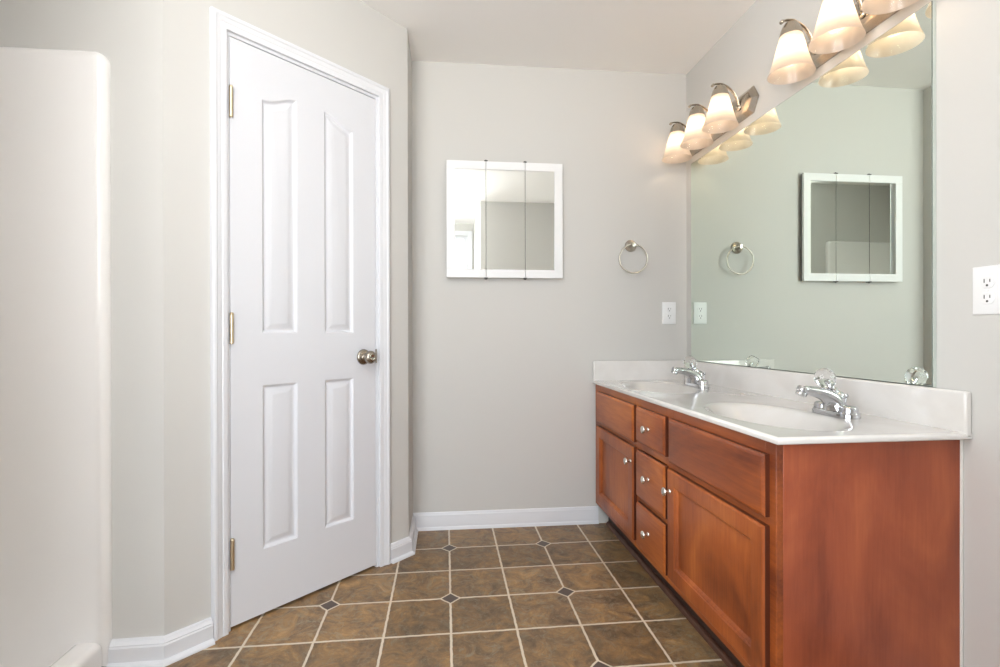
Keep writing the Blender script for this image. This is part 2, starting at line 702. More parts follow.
OUT = [outer(i) for i in range(N)]
wall_names = {'AB': ('wall_left', 'pale grey wall above and beside the white shower'),
              'CD': ('wall_return', 'short grey wall between closet corner and far wall'),
              'DE': ('wall_far', 'grey far wall with the towel ring'),
              'EF': ('wall_right', 'grey wall behind the wide vanity mirror'),
              'FH': ('wall_entry', 'grey wall beside the opening behind the viewpoint'),
              'HI': ('wall_hall', 'grey side of the opening behind the viewpoint')}
for i in range(N):
    a, b = order[i], order[(i + 1) % N]
    if a + b in wall_names:
        bm = BM()
        prism(bm, [pts[i], pts[(i + 1) % N], OUT[(i + 1) % N], OUT[i]], 0, H)
        nm, lb = wall_names[a + b]
        struct(obj(nm, bm, WALL, smooth=False), lb, 'wall')

# closet wall with its door opening, built in the wall's own frame (x along, -y to the room)
MID = Vector((-1.8392, -0.6045))
dirv = (PC - PB).normalized()
TH = math.atan2(dirv.y, dirv.x)
UB, UC = (PB - MID).dot(dirv), (PC - MID).dot(dirv)
MID = PB - dirv * UB                                  # exactly on the wall line
DLOC = (MID.x, MID.y, 0)
OPU, OPZ = 0.325, 2.066


def to_local(p):
    d = Vector((p[0], p[1])) - MID
    return (d.dot(dirv), d.dot(Vector((-dirv.y, dirv.x))))


bm = BM()
lo = [to_local(p) for p in (PB, OUT[1], OUT[2], PC)]
prism(bm, [(UB, 0), (-OPU, 0), (-OPU, T_), lo[1]], 0, H)
prism(bm, [(OPU, 0), (UC, 0), lo[2], (OPU, T_)], 0, H)
prism(bm, [(-OPU, 0), (OPU, 0), (OPU, T_), (-OPU, T_)], OPZ, H)
o = obj('wall_diagonal', bm, WALL, smooth=False)
o.location, o.rotation_euler = DLOC, (0, 0, TH)
struct(o, 'angled grey closet wall around the white door', 'wall')

# closet behind the door: its two inner walls
bm = BM()
prism(bm, [(-2.40, -0.863), (-2.30, -0.863), (-2.30, 0.0), (-1.5845, 0.0), (-1.5845, 0.10), (-2.40, 0.10)], 0, H)
struct(obj('wall_closet', bm, WALL, smooth=False), 'unseen inner walls of the closet behind the door', 'wall')

# back wall with the opening of the added window
bm = BM()
yo = YB - T_
box(bm, -3.2, WX0, yo, YB, 0, H)
box(bm, WX1, XJ + T_, yo, YB, 0, H)
box(bm, WX0, WX1, yo, YB, 0, WZ0)
box(bm, WX0, WX1, yo, YB, WZ1, H)
struct(obj('wall_back', bm, WALL, smooth=False), 'grey wall behind the viewpoint with an added window', 'wall')

# stub wall at the near end of the shower
bm = BM()
box(bm, -3.10, -2.16, -1.975, -1.865, 0, H)
struct(obj('wall_partition', bm, WALL, smooth=False), 'short grey wall at the near end of the shower', 'wall')

# ceiling and floor
bm = BM()
FLOORPLAN = [OUT[0], Vector((-2.40, OUT[0].y)), Vector((-2.40, 0.10))] + OUT[4:]
prism(bm, FLOORPLAN[::-1], H, H + 0.08)
struct(obj('ceiling', bm, CEIL, smooth=False), 'white ceiling', 'ceiling')
bm = BM()
cg, sg = math.cos(-GROT), math.sin(-GROT)
fl = [((p.x - GO[0]) * cg - (p.y - GO[1]) * sg, (p.x - GO[0]) * sg + (p.y - GO[1]) * cg) for p in FLOORPLAN]
prism(bm, fl[::-1], -0.08, 0.0)
o = obj('floor', bm, FLOOR, smooth=False)
o.location, o.rotation_euler = (GO[0], GO[1], 0), (0, 0, GROT)
struct(o, 'brown slate look tile floor with small dark diamonds', 'floor')

# side wall with the opening of the added side window
bm = BM()
box(bm, XS - T_, XS, VY1, -0.863, 0, H)
box(bm, XS - T_, XS, YB, VY0, 0, H)
box(bm, XS - T_, XS, VY0, VY1, 0, VZ0)
box(bm, XS - T_, XS, VY0, VY1, VZ1, H)
struct(obj('wall_side', bm, WALL, smooth=False), 'grey wall behind the shower with an added side window', 'wall')


def window(name, label, origin, rotz, w, z0, z1):
    """built along local x with the room at local +y"""
    fwid, cw = 0.05, 0.06
    bm = BM()
    for a in ((0, fwid, z0, z1), (w - fwid, w, z0, z1), (fwid, w - fwid, z1 - fwid, z1), (fwid, w - fwid, z0, z0 + fwid), (fwid, w - fwid, 1.38, 1.42)):
        box(bm, a[0], a[1], -0.07, -0.02, a[2], a[3])
    wn = obj(name, bm, TRIM, bevel=0.004)
    wn.location, wn.rotation_euler = origin, (0, 0, rotz)
    struct(wn, label, 'window')
    bm = BM()
    box(bm, fwid, w - fwid, -0.048, -0.044, z0 + fwid, z1 - fwid)
    obj('pane', bm, PANE, wn, smooth=False)
    bm = BM()
    for a in ((-cw, 0, z0 - cw, z1 + cw), (w, w + cw, z0 - cw, z1 + cw), (0, w, z1, z1 + cw), (0, w, z0 - cw, z0)):
        box(bm, a[0], a[1], 0.0, 0.018, a[2], a[3])
    obj('casing', bm, TRIM, wn, bevel=0.003)


window('added_window_1', 'white framed unseen window added behind the viewpoint for daylight', (WX0, YB, 0), 0, WX1 - WX0, WZ0, WZ1)  # assumed window, placed and sized for the daylight it brings
window('added_window_2', 'white framed unseen side window added for light from the left', (XS, VY1, 0), R(-90), VY1 - VY0, VZ0, VZ1)  # made-up second window, brightens the mirror wall and cabinet fronts

# ------------------------------------------------------------------ baseboards
BPROF = [(0, 0), (0.023, 0), (0.0225, 0.006), (0.019, 0.013), (0.013, 0.017), (0.013, 0.066), (0.011, 0.071), (0.0115, 0.075),
         (0.008, 0.081), (0.006, 0.088), (0, 0.091)]


def baseboard(name, a, b, label, ma=0.0, mb=0.0, thick=1.3, high=0.94):
    """a, b on the wall line (room to the right of a->b); ma/mb = length change per unit depth (miters)"""
    a, b = Vector(a), Vector(b)
    d = (b - a).normalized()
    nr = Vector((d.y, -d.x))
    bm = BM()
    ra, rb = [], []
    for t, z in BPROF:
        t, z = t * thick, z * high
        p, q = a + nr * t - d * (ma * t), b + nr * t + d * (mb * t)
        ra.append(bm.verts.new((p.x, p.y, z)))
        rb.append(bm.verts.new((q.x, q.y, z)))
    n = len(BPROF)
    for k in range(n):
        j = (k + 1) % n
        bm.faces.new((ra[k], rb[k], rb[j], ra[j]))
    bm.faces.new(ra)
    bm.faces.new(rb[::-1])
    return struct(obj(name, bm, TRIM, angle=25), label, 'baseboard')


tq = math.tan(R(22.5))
dv = dirv
baseboard('baseboard_left', (-2.351, -0.963), PB, 'white baseboard between the shower and the closet corner', 0, tq, 1.55, 0.86)
pa = MID - dv * 0.373
pb = MID + dv * 0.373
baseboard('baseboard_diagonal', PB, pa, 'white baseboard piece to the hinge side of the door', tq, 0, 1.55, 0.86)
baseboard('baseboard_closet', pb, PC, 'white baseboard piece below the door knob side', 0, tq, 1.3, 0.88)
baseboard('baseboard_return', PC, (-1.4865, 0.018), 'white baseboard on the short return wall', tq * 1.0, -0.5, 1.3, 0.88)
baseboard('baseboard_far', (-1.4865, 0.018), (-0.50, 0.0061), 'white baseboard along the far wall', -1, 0, 0.65, 1.0)
baseboard('baseboard_right', (0, -1.53), (0, YJ), 'white baseboard along the mirror wall', 0, -1)
baseboard('baseboard_entry', (0, YJ), (XJ, YJ), 'white baseboard beside the opening behind the viewpoint', -1, 0)

# ------------------------------------------------------------------ closet door
door = bpy.data.objects.new('door_1', None)
C.objects.link(door)
door.location, door.rotation_euler = DLOC, (0, 0, TH)
struct(door, 'white four panel arch top door with pewter knob', 'door')
SU, SZ0, SZ1, SY = 0.3055, 0.012, 2.047, 0.004


def s_curve(t):
    return t * t * (3 - 2 * t)


def arch_panel(side, d=0.0):
    u0, u1 = 0.058, 0.194
    zb, zo, zi = 1.025, 1.872, 1.913
    top = []
    for k in range(17):
        u = (u1 - d) + ((u0 + d) - (u1 - d)) * k / 16
        t = (u1 - u) / (u1 - u0)
        top.append((u, zo - d - 0.004 * math.sin(PI * t) ** 2 * (1 - t) + (zi - zo) * s_curve(t)))
    p = [(u0 + d, zb + d), (u1 - d, zb + d)] + top
    if side < 0:
        p = [(-x, z) for x, z in p][::-1]
    return p


def rect_panel(side, d=0.0):
    u0, u1, z0, z1 = 0.058 + d, 0.194 - d, 0.243 + d, 0.838 - d
    return rect(u0, u1, z0, z1) if side > 0 else rect(-u1, -u0, z0, z1)


panels = [lambda d: arch_panel(1, d), lambda d: arch_panel(-1, d), lambda d: rect_panel(1, d), lambda d: rect_panel(-1, d)]
bm = BM()


def d3(u, z, dep):
    return (u, SY + dep, z)


edges = []
ring0 = [bm.verts.new(d3(u, z, 0)) for u, z in rect(-SU, SU, SZ0, SZ1)]
for k in range(4):
    edges.append(bm.edges.new((ring0[k], ring0[(k + 1) % 4])))
steps = [(0, 0), (0.003, 0.0015), (0.009, 0.0085), (0.012, 0.0095), (0.016, 0.0095), (0.020, 0.0085), (0.036, 0.0015), (0.040, 0.001)]
for P in panels:
    rr = [[bm.verts.new(d3(u, z, dep)) for u, z in P(ins)] for ins, dep in steps]
    n = len(rr[0])
    for r0, r1 in zip(rr, rr[1:]):
        for k in range(n):
            bm.faces.new((r0[k], r0[(k + 1) % n], r1[(k + 1) % n], r1[k]))
    bm.faces.new(rr[-1])
    for k in range(n):
        edges.append(bm.edges.get((rr[0][k], rr[0][(k + 1) % n])))
bmesh.ops.triangle_fill(bm, use_beauty=False, use_dissolve=False, edges=edges)
back = [bm.verts.new(d3(u, z, 0.035)) for u, z in rect(-SU, SU, SZ0, SZ1)]
for k in range(4):
    j = (k + 1) % 4
    bm.faces.new((ring0[k], ring0[j], back[j], back[k]))
bm.faces.new(back)
obj('door_panel', bm, DOORW, door, angle=18)

# jamb (frame lining with stop)
bm = BM()
box(bm, -OPU, -SU - 0.0025, 0.002, 0.098, 0, OPZ)
box(bm, SU + 0.0025, OPU, 0.002, 0.098, 0, OPZ)
box(bm, -SU - 0.0025, SU + 0.0025, 0.002, 0.098, SZ1 + 0.003, OPZ)
box(bm, -SU - 0.0025, -SU + 0.010, 0.040, 0.055, 0, SZ1 + 0.003)
box(bm, SU - 0.010, SU + 0.0025, 0.040, 0.055, 0, SZ1 + 0.003)
box(bm, -SU + 0.010, SU - 0.010, 0.040, 0.055, SZ1 - 0.009, SZ1 + 0.003)
obj('jamb', bm, TRIM, door, smooth=False)

# hinges: barrel with leaves
for z in (1.820, 1.040, 0.262):
    bm = BM()
    lathe(bm, [(0.0045, -0.051), (0.0068, -0.050), (0.0068, -0.0165), (0.0058, -0.016), (0.0068, -0.0155), (0.0068, 0.0155), (0.0058, 0.016),
               (0.0068, 0.0165), (0.0068, 0.050), (0.0045, 0.051)], (-SU + 0.001, -0.004, z), (0, 0, 1), 14)
    lathe(bm, [(0.0068, 0.050), (0.0075, 0.052), (0.005, 0.057), (0, 0.058)], (-SU + 0.001, -0.004, z), (0, 0, 1), 14)
    box(bm, -SU - 0.0022, -SU - 0.0005, -0.003, 0.030, z - 0.05, z + 0.05)
    obj('hinge', bm, BRASS, door)

# knob with rosette
bm = BM()
ko = (0.243, SY, 0.923)
lathe(bm, [(0.0335, 0), (0.0335, 0.003), (0.031, 0.007), (0.024, 0.010), (0.017, 0.012), (0.0125, 0.016), (0.0125, 0.028)], ko, (0, -1, 0), 32)
kn = obj('rosette', bm, PEWTER, door)
bm = BM()
lathe(bm, [(0.0125, 0.026), (0.016, 0.031), (0.0235, 0.037), (0.0275, 0.045), (0.0275, 0.052), (0.0245, 0.059), (0.017, 0.064), (0.012, 0.0655),
           (0.009, 0.0645), (0, 0.0645)], ko, (0, -1, 0), 32)
obj('knob', bm, PEWTER, kn)
bm = BM()
box(bm, SU - 0.001, SU + 0.003, -0.0035, 0.020, 0.895, 0.955)
sp = obj('strike_plate', bm, PEWTER, door, bevel=0.001)

# casing with a stepped profile
bm = BM()
CW = [(0.0, 0.0), (0.0, 0.010), (0.004, 0.0115), (0.016, 0.0125), (0.019, 0.0105), (0.022, 0.0125), (0.034, 0.0155), (0.038, 0.0185),
      (0.045, 0.0190), (0.050, 0.0170), (0.052, 0.012), (0.052, 0.0)]
CI, CZ = 0.3195, 2.061
rows = [[], [], [], []]
for w, t in CW:
    for k, (u, z) in enumerate(((-CI - w, 0), (-CI - w, CZ + w), (CI + w, CZ + w), (CI + w, 0))):
        rows[k].append(bm.verts.new((u, -t, z)))
for a, b in zip(rows, rows[1:]):
    for k in range(len(CW)):
        j = (k + 1) % len(CW)
        bm.faces.new((a[k], b[k], b[j], a[j]))
bm.faces.new(rows[0])
bm.faces.new(rows[3][::-1])
o = obj('trim_1', bm, TRIM, angle=22)
o.location, o.rotation_euler = DLOC, (0, 0, TH)
struct(o, 'white stepped casing around the closet door', 'trim')

# ------------------------------------------------------------------ shower stall
sh = thing('shower_stall', 'white moulded shower stall with rounded top corner and low curb', 'shower', (-2.64, -1.41, 0))
SX0, SX1 = -3.098, -2.352
ZT = 1.892


def rounded_panel(x0, x1, z0, z1, r, corner_right=True):
    p = [(x0, z0), (x1, z0)]
    for k in range(9):
        a = (PI / 2) * k / 8
        p.append((x1 - r + r * math.cos(a), z1 - r + r * math.sin(a)))
    p.append((x0, z1))
    return p


def slab_from_outline(name, poly, y_back, y_front, parent, bev):
    bm = BM()
    px, py, pz = parent.location
    a = [bm.verts.new((x - px, y_back - py, z - pz)) for x, z in poly]
    # rounded front edge
    rings = [a]
    K = 6
    sgn = 1 if y_front > y_back else -1
    dep = abs(y_front - y_back)
    for k in range(K + 1):
        ang = (PI / 2) * k / K
        ins = bev * (1 - math.cos(ang))
        y = y_back + sgn * (dep - bev + bev * math.sin(ang))
        q = inset_poly(poly, ins) if ins > 0 else poly
        rings.append([bm.verts.new((x - px, y - py, z - pz)) for x, z in q])
    n = len(poly)
    for r0, r1 in zip(rings, rings[1:]):
        for k in range(n):
            j = (k + 1) % n
            bm.faces.new((r0[k], r0[j], r1[j], r1[k]))
    bm.faces.new(rings[0][::-1])
    bm.faces.new(rings[-1])
    return obj(name, bm, ACRYL, parent, angle=35)


slab_from_outline('end_panel', rounded_panel(SX0, SX1, 0.0, ZT, 0.036), -0.9635, -0.9965, sh, 0.031)
slab_from_outline('end_panel', rounded_panel(SX0, SX1 + 0.03, 0.0, ZT, 0.036), -1.8645, -1.834, sh, 0.024)
bm = BM()
px, py, pz = sh.location
box(bm, -3.0985 - px, -3.06 - px, -1.835 - py, -0.994 - py, 0.0, ZT)
obj('back_panel', bm, ACRYL, sh, bevel=0.01, segs=3)
# pan: curb, sloping inner wall and sunken tray
bm = BM()
x0, x1, y0, y1 = -3.062 - px, -2.362 - px, -1.8335 - py, -0.997 - py
prof = [(x0, 0.0), (x1, 0.0), (x1, 0.070), (x1 - 0.003, 0.079), (x1 - 0.010, 0.0855), (x1 - 0.020, 0.088), (x1 - 0.062, 0.089), (x1 - 0.074, 0.086),
        (x1 - 0.082, 0.077), (x1 - 0.088, 0.050), (x1 - 0.098, 0.032), (x1 - 0.115, 0.028), ((x0 + x1) / 2, 0.020), (x0 + 0.05, 0.028), (x0, 0.05)]
ra = [bm.verts.new((x, y0, z)) for x, z in prof]
rb = [bm.verts.new((x, y1, z)) for x, z in prof]
for k in range(len(prof)):
    j = (k + 1) % len(prof)
    bm.faces.new((ra[k], ra[j], rb[j], rb[k]))
bm.faces.new(ra[::-1])
bm.faces.new(rb)
obj('shower_pan', bm, ACRYL, sh, angle=40)

# ------------------------------------------------------------------ vanity cabinet
VL = 1.497
van = thing('vanity_cabinet', 'reddish cherry bathroom vanity cabinet with three drawers and two doors', 'cabinet', (0, 0, 0))
FX, FT = -0.515, 0.019            # face frame front plane
bm = BM()
box(bm, FX + FT, -0.002, -VL, -VL + 0.016, 0.0, 0.754)
obj('end_panel', bm, WOODE, van, bevel=0.001)
bm = BM()
box(bm, FX + FT, -0.002, -0.018, -0.002, 0.112, 0.754)
box(bm, FX + FT, -0.012, -VL + 0.016, -0.018, 0.112, 0.126)
box(bm, -0.012, -0.002, -VL + 0.016, -0.018, 0.0, 0.70)
obj('carcass', bm, WOODE, van, smooth=False)
# face frame: stiles and rails
bm = BM()
FB, FTOP = 0.112, 0.754
YS = [(-VL, -1.455), (-0.935, -0.880), (-0.632, -0.572), (-0.090, -0.0025)]
for a, b in YS:
    box(bm, FX, FX + FT, a, b, FB if a > -VL else 0.0, FTOP)
for (a, b) in ((-1.455, -0.935), (-0.880, -0.632), (-0.572, -0.090)):
    box(bm, FX, FX + FT, a, b, 0.700, FTOP)
    box(bm, FX, FX + FT, a, b, FB, 0.160)
for (a, b) in ((-1.455, -0.935), (-0.572, -0.090)):
    box(bm, FX, FX + FT, a, b, 0.530, 0.580)
for z in (0.540, 0.310):
    box(bm, FX, FX + FT, -0.880, -0.632, z, z + 0.045)
obj('face_frame', bm, WOODH, van, bevel=0.0012)
bm = BM()
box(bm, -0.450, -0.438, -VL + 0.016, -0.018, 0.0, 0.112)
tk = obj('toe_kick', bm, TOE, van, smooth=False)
bm = BM()
q = [(-0.450, 0.0), (-0.450, 0.019), (-0.455, 0.0185), (-0.461, 0.015), (-0.465, 0.009), (-0.466, 0.0)]
a = [bm.verts.new((x, -VL + 0.018, z)) for x, z in q]
b = [bm.verts.new((x, -0.026, z)) for x, z in q]
for k in range(len(q)):
    j = (k + 1) % len(q)
    bm.faces.new((a[k], a[j], b[j], b[k]))
bm.faces.new(a[::-1])
bm.faces.new(b)
obj('shoe_moulding', bm, SHOE, tk)
bm = BM()
sweep(bm, [(-0.004, -VL - 0.001, 0.002), (-0.004, -VL - 0.001, 0.35), (-0.003, -VL - 0.001, 0.748)], 0.004, 8)
obj('caulk_bead', bm, CAULK, van)

FRONT_EDGE = [(0, 0.0), (0, 0.012), (0.003, 0.0135), (0.005, 0.016), (0.009, 0.0185), (0.012, 0.019), (0.016, 0.0195)]


def front3(u, z, dep):       # u = y coordinate
    return (FX - dep, u, z)


def drawer_front(name, y0, y1, z0, z1, mt):
    bm = BM()
    rr = loops(bm, rect(y0, y1, z0, z1), FRONT_EDGE, front3)
    bm.faces.new(rr[0][::-1])
    bm.faces.ensure_lookup_table()
    for f in bm.faces[:4]:
        f.material_index = 1
    return obj(name, bm, [mt, WOODD], van, angle=30)


def add_knob(parent, y, z, label=None):
    bm = BM()
    lathe(bm, [(0.0085, 0.0), (0.008, 0.002), (0.0055, 0.004), (0.0048, 0.012), (0.006, 0.015), (0.0125, 0.017), (0.0155, 0.020), (0.0155, 0.0225),
               (0.0135, 0.0255), (0.008, 0.0275), (0, 0.028)], (FX - 0.019, y, z), (-1, 0, 0), 24)
    return obj('knob', bm, NICKEL2, parent)


def shaker_door(y0, y1, z0, z1):
    bm = BM()
    rr = loops(bm, rect(y0, y1, z0, z1), [(0, 0), (0, 0.013), (0.002, 0.0165), (0.006, 0.019), (0.050, 0.019), (0.053, 0.018), (0.055, 0.0145), (0.059, 0.0130), (0.062, 0.0090), (0.064, 0.0050)], front3, close=False)
    bm.faces.new(rr[0][::-1])
    bm.faces.ensure_lookup_table()
    for f in bm.faces[:4]:
        f.material_index = 1
    d = obj('door', bm, [WOODV, WOODD], van, angle=28)
    bm = BM()
    r2 = loops(bm, rect(y0 + 0.0638, y1 - 0.0638, z0 + 0.0638, z1 - 0.0638), [(0, 0.0015), (0, 0.0052), (0.002, 0.0054)], front3)
    bm.faces.new(r2[0][::-1])
    obj('centre_panel', bm, WOODV, d, angle=28)
    return d


drawer_front('false_drawer_front', -0.586, -0.073, 0.560, 0.718, WOODH)
drawer_front('false_drawer_front', -1.472, -0.926, 0.560, 0.718, WOODH)
for z0, z1, kz in ((0.572, 0.718, 0.645), (0.346, 0.538, 0.449), (0.140, 0.324, 0.235)):
    d = drawer_front('drawer', -0.893, -0.619, z0, z1, WOODH)
    add_knob(d, -0.751, kz)
d = shaker_door(-0.586, -0.071, 0.146, 0.540)
add_knob(d, -0.561, 0.475)
d = shaker_door(-1.472, -0.919, 0.146, 0.538)
add_knob(d, -0.942, 0.462)

# ------------------------------------------------------------------ vanity top
TZ = 0.770
top = thing('vanity_countertop', 'glossy off white cultured marble vanity top with two oval sinks', 'countertop', (0, 0, 0))
bm = BM()
NA = 96
XF, YE = -0.522, -1.516
SINKS = ((-0.325, -1.190), (-0.325, -0.365))
RX, RY = 0.150, 0.262
halves = ((YE, -0.772), (-0.772, -0.0015))
fronts = []


def border_point(cx, cy, a, x0, x1, y0, y1):
    dx, dy = math.cos(a), math.sin(a)
    t = 1e9
    if dx > 1e-9: t = min(t, (x1 - cx) / dx)
    if dx < -1e-9: t = min(t, (x0 - cx) / dx)
    if dy > 1e-9: t = min(t, (y1 - cy) / dy)
    if dy < -1e-9: t = min(t, (y0 - cy) / dy)
    return (cx + dx * t, cy + dy * t)


basin_prof = [(1.075, 0.0), (1.05, -0.0002), (1.03, -0.0008), (1.005, -0.0022), (0.98, -0.0046), (0.95, -0.009), (0.91, -0.017), (0.86, -0.029), (0.79, -0.046),
              (0.70, -0.065), (0.56, -0.086), (0.38, -0.102), (0.20, -0.110), (0.12, -0.112)]
for (cx, cy), (y0, y1) in zip(SINKS, halves):
    angs = [2 * PI * k / NA for k in range(NA)]
    corners = [math.atan2(yy - cy, xx - cx) % (2 * PI) for xx in (XF, -0.0015) for yy in (y0, y1)]
    for c in corners:                           # snap the nearest sample to each corner
        k = min(range(NA), key=lambda i: abs((angs[i] - c + PI) % (2 * PI) - PI))
        angs[k] = c
    outer_r = [bm.verts.new((*border_point(cx, cy, a, XF, -0.0015, y0, y1), TZ)) for a in angs]
    prev = outer_r
    ring = [bm.verts.new((cx + RX * 1.075 * math.cos(a), cy + RY * 1.05625 * math.sin(a), TZ)) for a in angs]
    for k in range(NA):
        j = (k + 1) % NA
        bm.faces.new((prev[k], prev[j], ring[j], ring[k]))
bmesh.ops.remove_doubles(bm, verts=bm.verts[:], dist=0.0004)
# rounded front and end edges
EP = [(0, 0), (0.004, -0.0008), (0.0075, -0.003), (0.009, -0.007), (0.009, -0.013), (0.0075, -0.0165), (0.004, -0.018), (-0.02, -0.018)]
rows = [[], [], []]
for dd_, dz in EP:
    rows[0].append(bm.verts.new((XF - dd_, -0.0015, TZ + dz)))
    rows[1].append(bm.verts.new((XF - dd_, YE - dd_, TZ + dz)))
    rows[2].append(bm.verts.new((-0.0015, YE - dd_, TZ + dz)))
for a, b in zip(rows, rows[1:]):
    for k in range(len(EP) - 1):
        bm.faces.new((a[k], b[k], b[k + 1], a[k + 1]))
obj('counter_slab', bm, MARBLE, top, angle=50)
for (cx, cy) in SINKS:
    bm = BM()
    rings = []
    for s, z in basin_prof:
        ox = 0.03 * (1 - s)
        rings.append([bm.verts.new((cx + min(ox, 0.03) * (s < 1) + RX * s * math.cos(2 * PI * k / 64), cy + RY * (s if s < 1.01 else 1 + (s - 1) * 0.75) * math.sin(2 * PI * k / 64), TZ + z)) for k in range(64)])
    for a, b in zip(rings, rings[1:]):
        for k in range(64):
            j = (k + 1) % 64
            bm.faces.new((a[k], a[j], b[j], b[k]))
    bm.faces.new(rings[-1])
    bs = obj('sink_basin', bm, MARBLE, top, angle=60)
    bm = BM()
    lathe(bm, [(0.021, -0.1122), (0.022, -0.1105), (0.020, -0.109), (0.014, -0.1095), (0.013, -0.1085), (0.008, -0.1065), (0, -0.106)], (cx + 0.026, cy, TZ), (0, 0, 1), 24)
    obj('drain', bm, CHROME, bs)
bm = BM()
box(bm, -0.0215, -0.0015, YE - 0.009, -0.0015, TZ - 0.016, 0.8745)
obj('backsplash', bm, MARBLE, top, bevel=0.006, segs=3)
bm = BM()
box(bm, XF - 0.009, -0.0215, -0.0215, -0.0015, TZ - 0.016, 0.8745)
obj('side_splash', bm, MARBLE, top, bevel=0.006, segs=3)


# ------------------------------------------------------------------ faucets
def make_faucet(label, loc):
    f = thing('faucet', label, 'faucet', loc, 0, 'chrome faucets on the vanity top')

    def stadium(L, Wd, n=12):
        p = []
        for k in range(n + 1):
            a = -PI / 2 + PI * k / n
            p.append((Wd * math.cos(a) * 1.0, L))
        out = []
        for k in range(n + 1):
            a = PI * k / n
            out.append((Wd * math.cos(a), (L - Wd) + Wd * math.sin(a)))
        for k in range(n + 1):
            a = PI + PI * k / n
            out.append((Wd * math.cos(a), -(L - Wd) + Wd * math.sin(a)))
        return out
    f.scale = (1.07, 1.07, 1.07)
    # base plate
    bm = BM()
    st = stadium(0.076, 0.0275)
    rr = loops(bm, st, [(0, 0.0), (0, 0.010), (0.0015, 0.0135), (0.004, 0.0155), (0.008, 0.0165)], lambda u, v, d: (u, v, d))
    bm.faces.new(rr[0][::-1])
    bp = obj('base_plate', bm, CHROME, f, angle=50)
    # two raised ends
    for sd in (-1, 1):
        bm = BM()
        en = [(0.0235 * math.cos(2 * PI * k / 28), sd * 0.0475 + 0.0245 * math.sin(2 * PI * k / 28)) for k in range(28)]
        rr = loops(bm, en, [(0, 0.008), (0, 0.024), (0.001, 0.0275), (0.0035, 0.031), (0.0075, 0.033), (0.014, 0.0342)], lambda u, v, d: (u, v, d))
        obj('end_cap', bm, CHROME, bp, angle=50)
    # body and spout: one sweeping form
    bm = BM()
    path = catmull([(0.0, 0, 0.003), (-0.001, 0, 0.022), (-0.010, 0, 0.043), (-0.036, 0, 0.060), (-0.068, 0, 0.069), (-0.096, 0, 0.0725)], 5)
    keys = [(0.042, 0.0268), (0.038, 0.0268), (0.030, 0.0245), (0.0215, 0.0185), (0.0180, 0.0145), (0.0165, 0.0125)]
    rad = []
    for i in range(len(path)):
        q, t = divmod(i, 5)
        k0, k1 = keys[q], keys[min(q + 1, 5)]
        rad.append((k0[0] + (k1[0] - k0[0]) * t / 5, k0[1] + (k1[1] - k0[1]) * t / 5))
    sweep(bm, path, rad, 24, side=(0, 1, 0))
    spt = obj('spout', bm, CHROME, f, angle=60)
    bm = BM()
    ax = Vector((-0.45, 0, -0.89)).normalized()
    lathe(bm, [(0.0145, 0.0), (0.0165, 0.003), (0.0165, 0.014), (0.0142, 0.0155), (0.0148, 0.0165), (0.0148, 0.025), (0.0128, 0.0265), (0.009, 0.0265)], Vector((-0.096, 0, 0.081)), ax, 24)
    obj('aerator', bm, CHROME, spt)
    # control stem and crystal knob
    bm = BM()
    hx = Vector((-0.56, 0, 0.83)).normalized()
    h0 = Vector((0.008, 0, 0.047))
    lathe(bm, [(0.022, 0.0), (0.021, 0.010), (0.0175, 0.016), (0.0135, 0.018), (0.0135, 0.030), (0.012, 0.032), (0.0085, 0.034), (0.0085, 0.046), (0.006, 0.050), (0.006, 0.066)], h0, hx, 22)
    stem = obj('control_stem', bm, CHROME, f)
    bm = BM()
    pr = [(0.010, 0.044), (0.018, 0.047), (0.0240, 0.057), (0.0270, 0.069), (0.0260, 0.082), (0.0200, 0.093), (0.011, 0.0985), (0, 0.100)]
    lathe(bm, pr, h0, hx, 12)
    kb = obj('crystal_knob', bm, CRYSTAL, stem, smooth=False)
    # lift rod
    bm = BM()
    sweep(bm, [(0.030, 0, 0.010), (0.032, 0, 0.036), (0.034, 0, 0.052)], 0.0026, 10)
    lathe(bm, [(0.003, -0.004), (0.0062, 0.0), (0.0062, 0.005), (0.004, 0.009), (0, 0.010)], (0.034, 0, 0.052), (0.1, 0, 1), 14)
    obj('lift_rod', bm, CHROME, f)
    return f


fz = TZ + 0.0002
f1 = make_faucet('chrome single handle faucet with crystal knob, on the counter half near the cabinet end panel', (-0.133, -1.228, fz))
f2 = dup(f1, (-0.135, -0.374, fz), 'chrome single handle faucet with crystal knob, on the counter half under the towel ring')

# ------------------------------------------------------------------ wall mirror
bm = BM()
my0, my1, mz0, mz1 = -1.4285, -0.074, 0.8755, 1.923
rr = loops(bm, rect(my0, my1, mz0, mz1), [(0, -0.0008), (0, -0.0110), (0.0020, -0.0125)], lambda u, v, d: (d, u, v))
bm.faces.new(rr[0][::-1])
bm.normal_update()
for f in bm.faces:
    f.material_index = 2 if abs(f.normal.x) > 0.3 else 1
for f in bm.faces:
    if f.calc_area() > 0.5 and f.calc_center_median().x < -0.003:
        f.material_index = 0
tag(obj('wall_mirror', bm, [MIRROR, EDGE, EDGED], smooth=False), 'wide frameless rectangular wall mirror standing on the vanity backsplash', 'mirror')

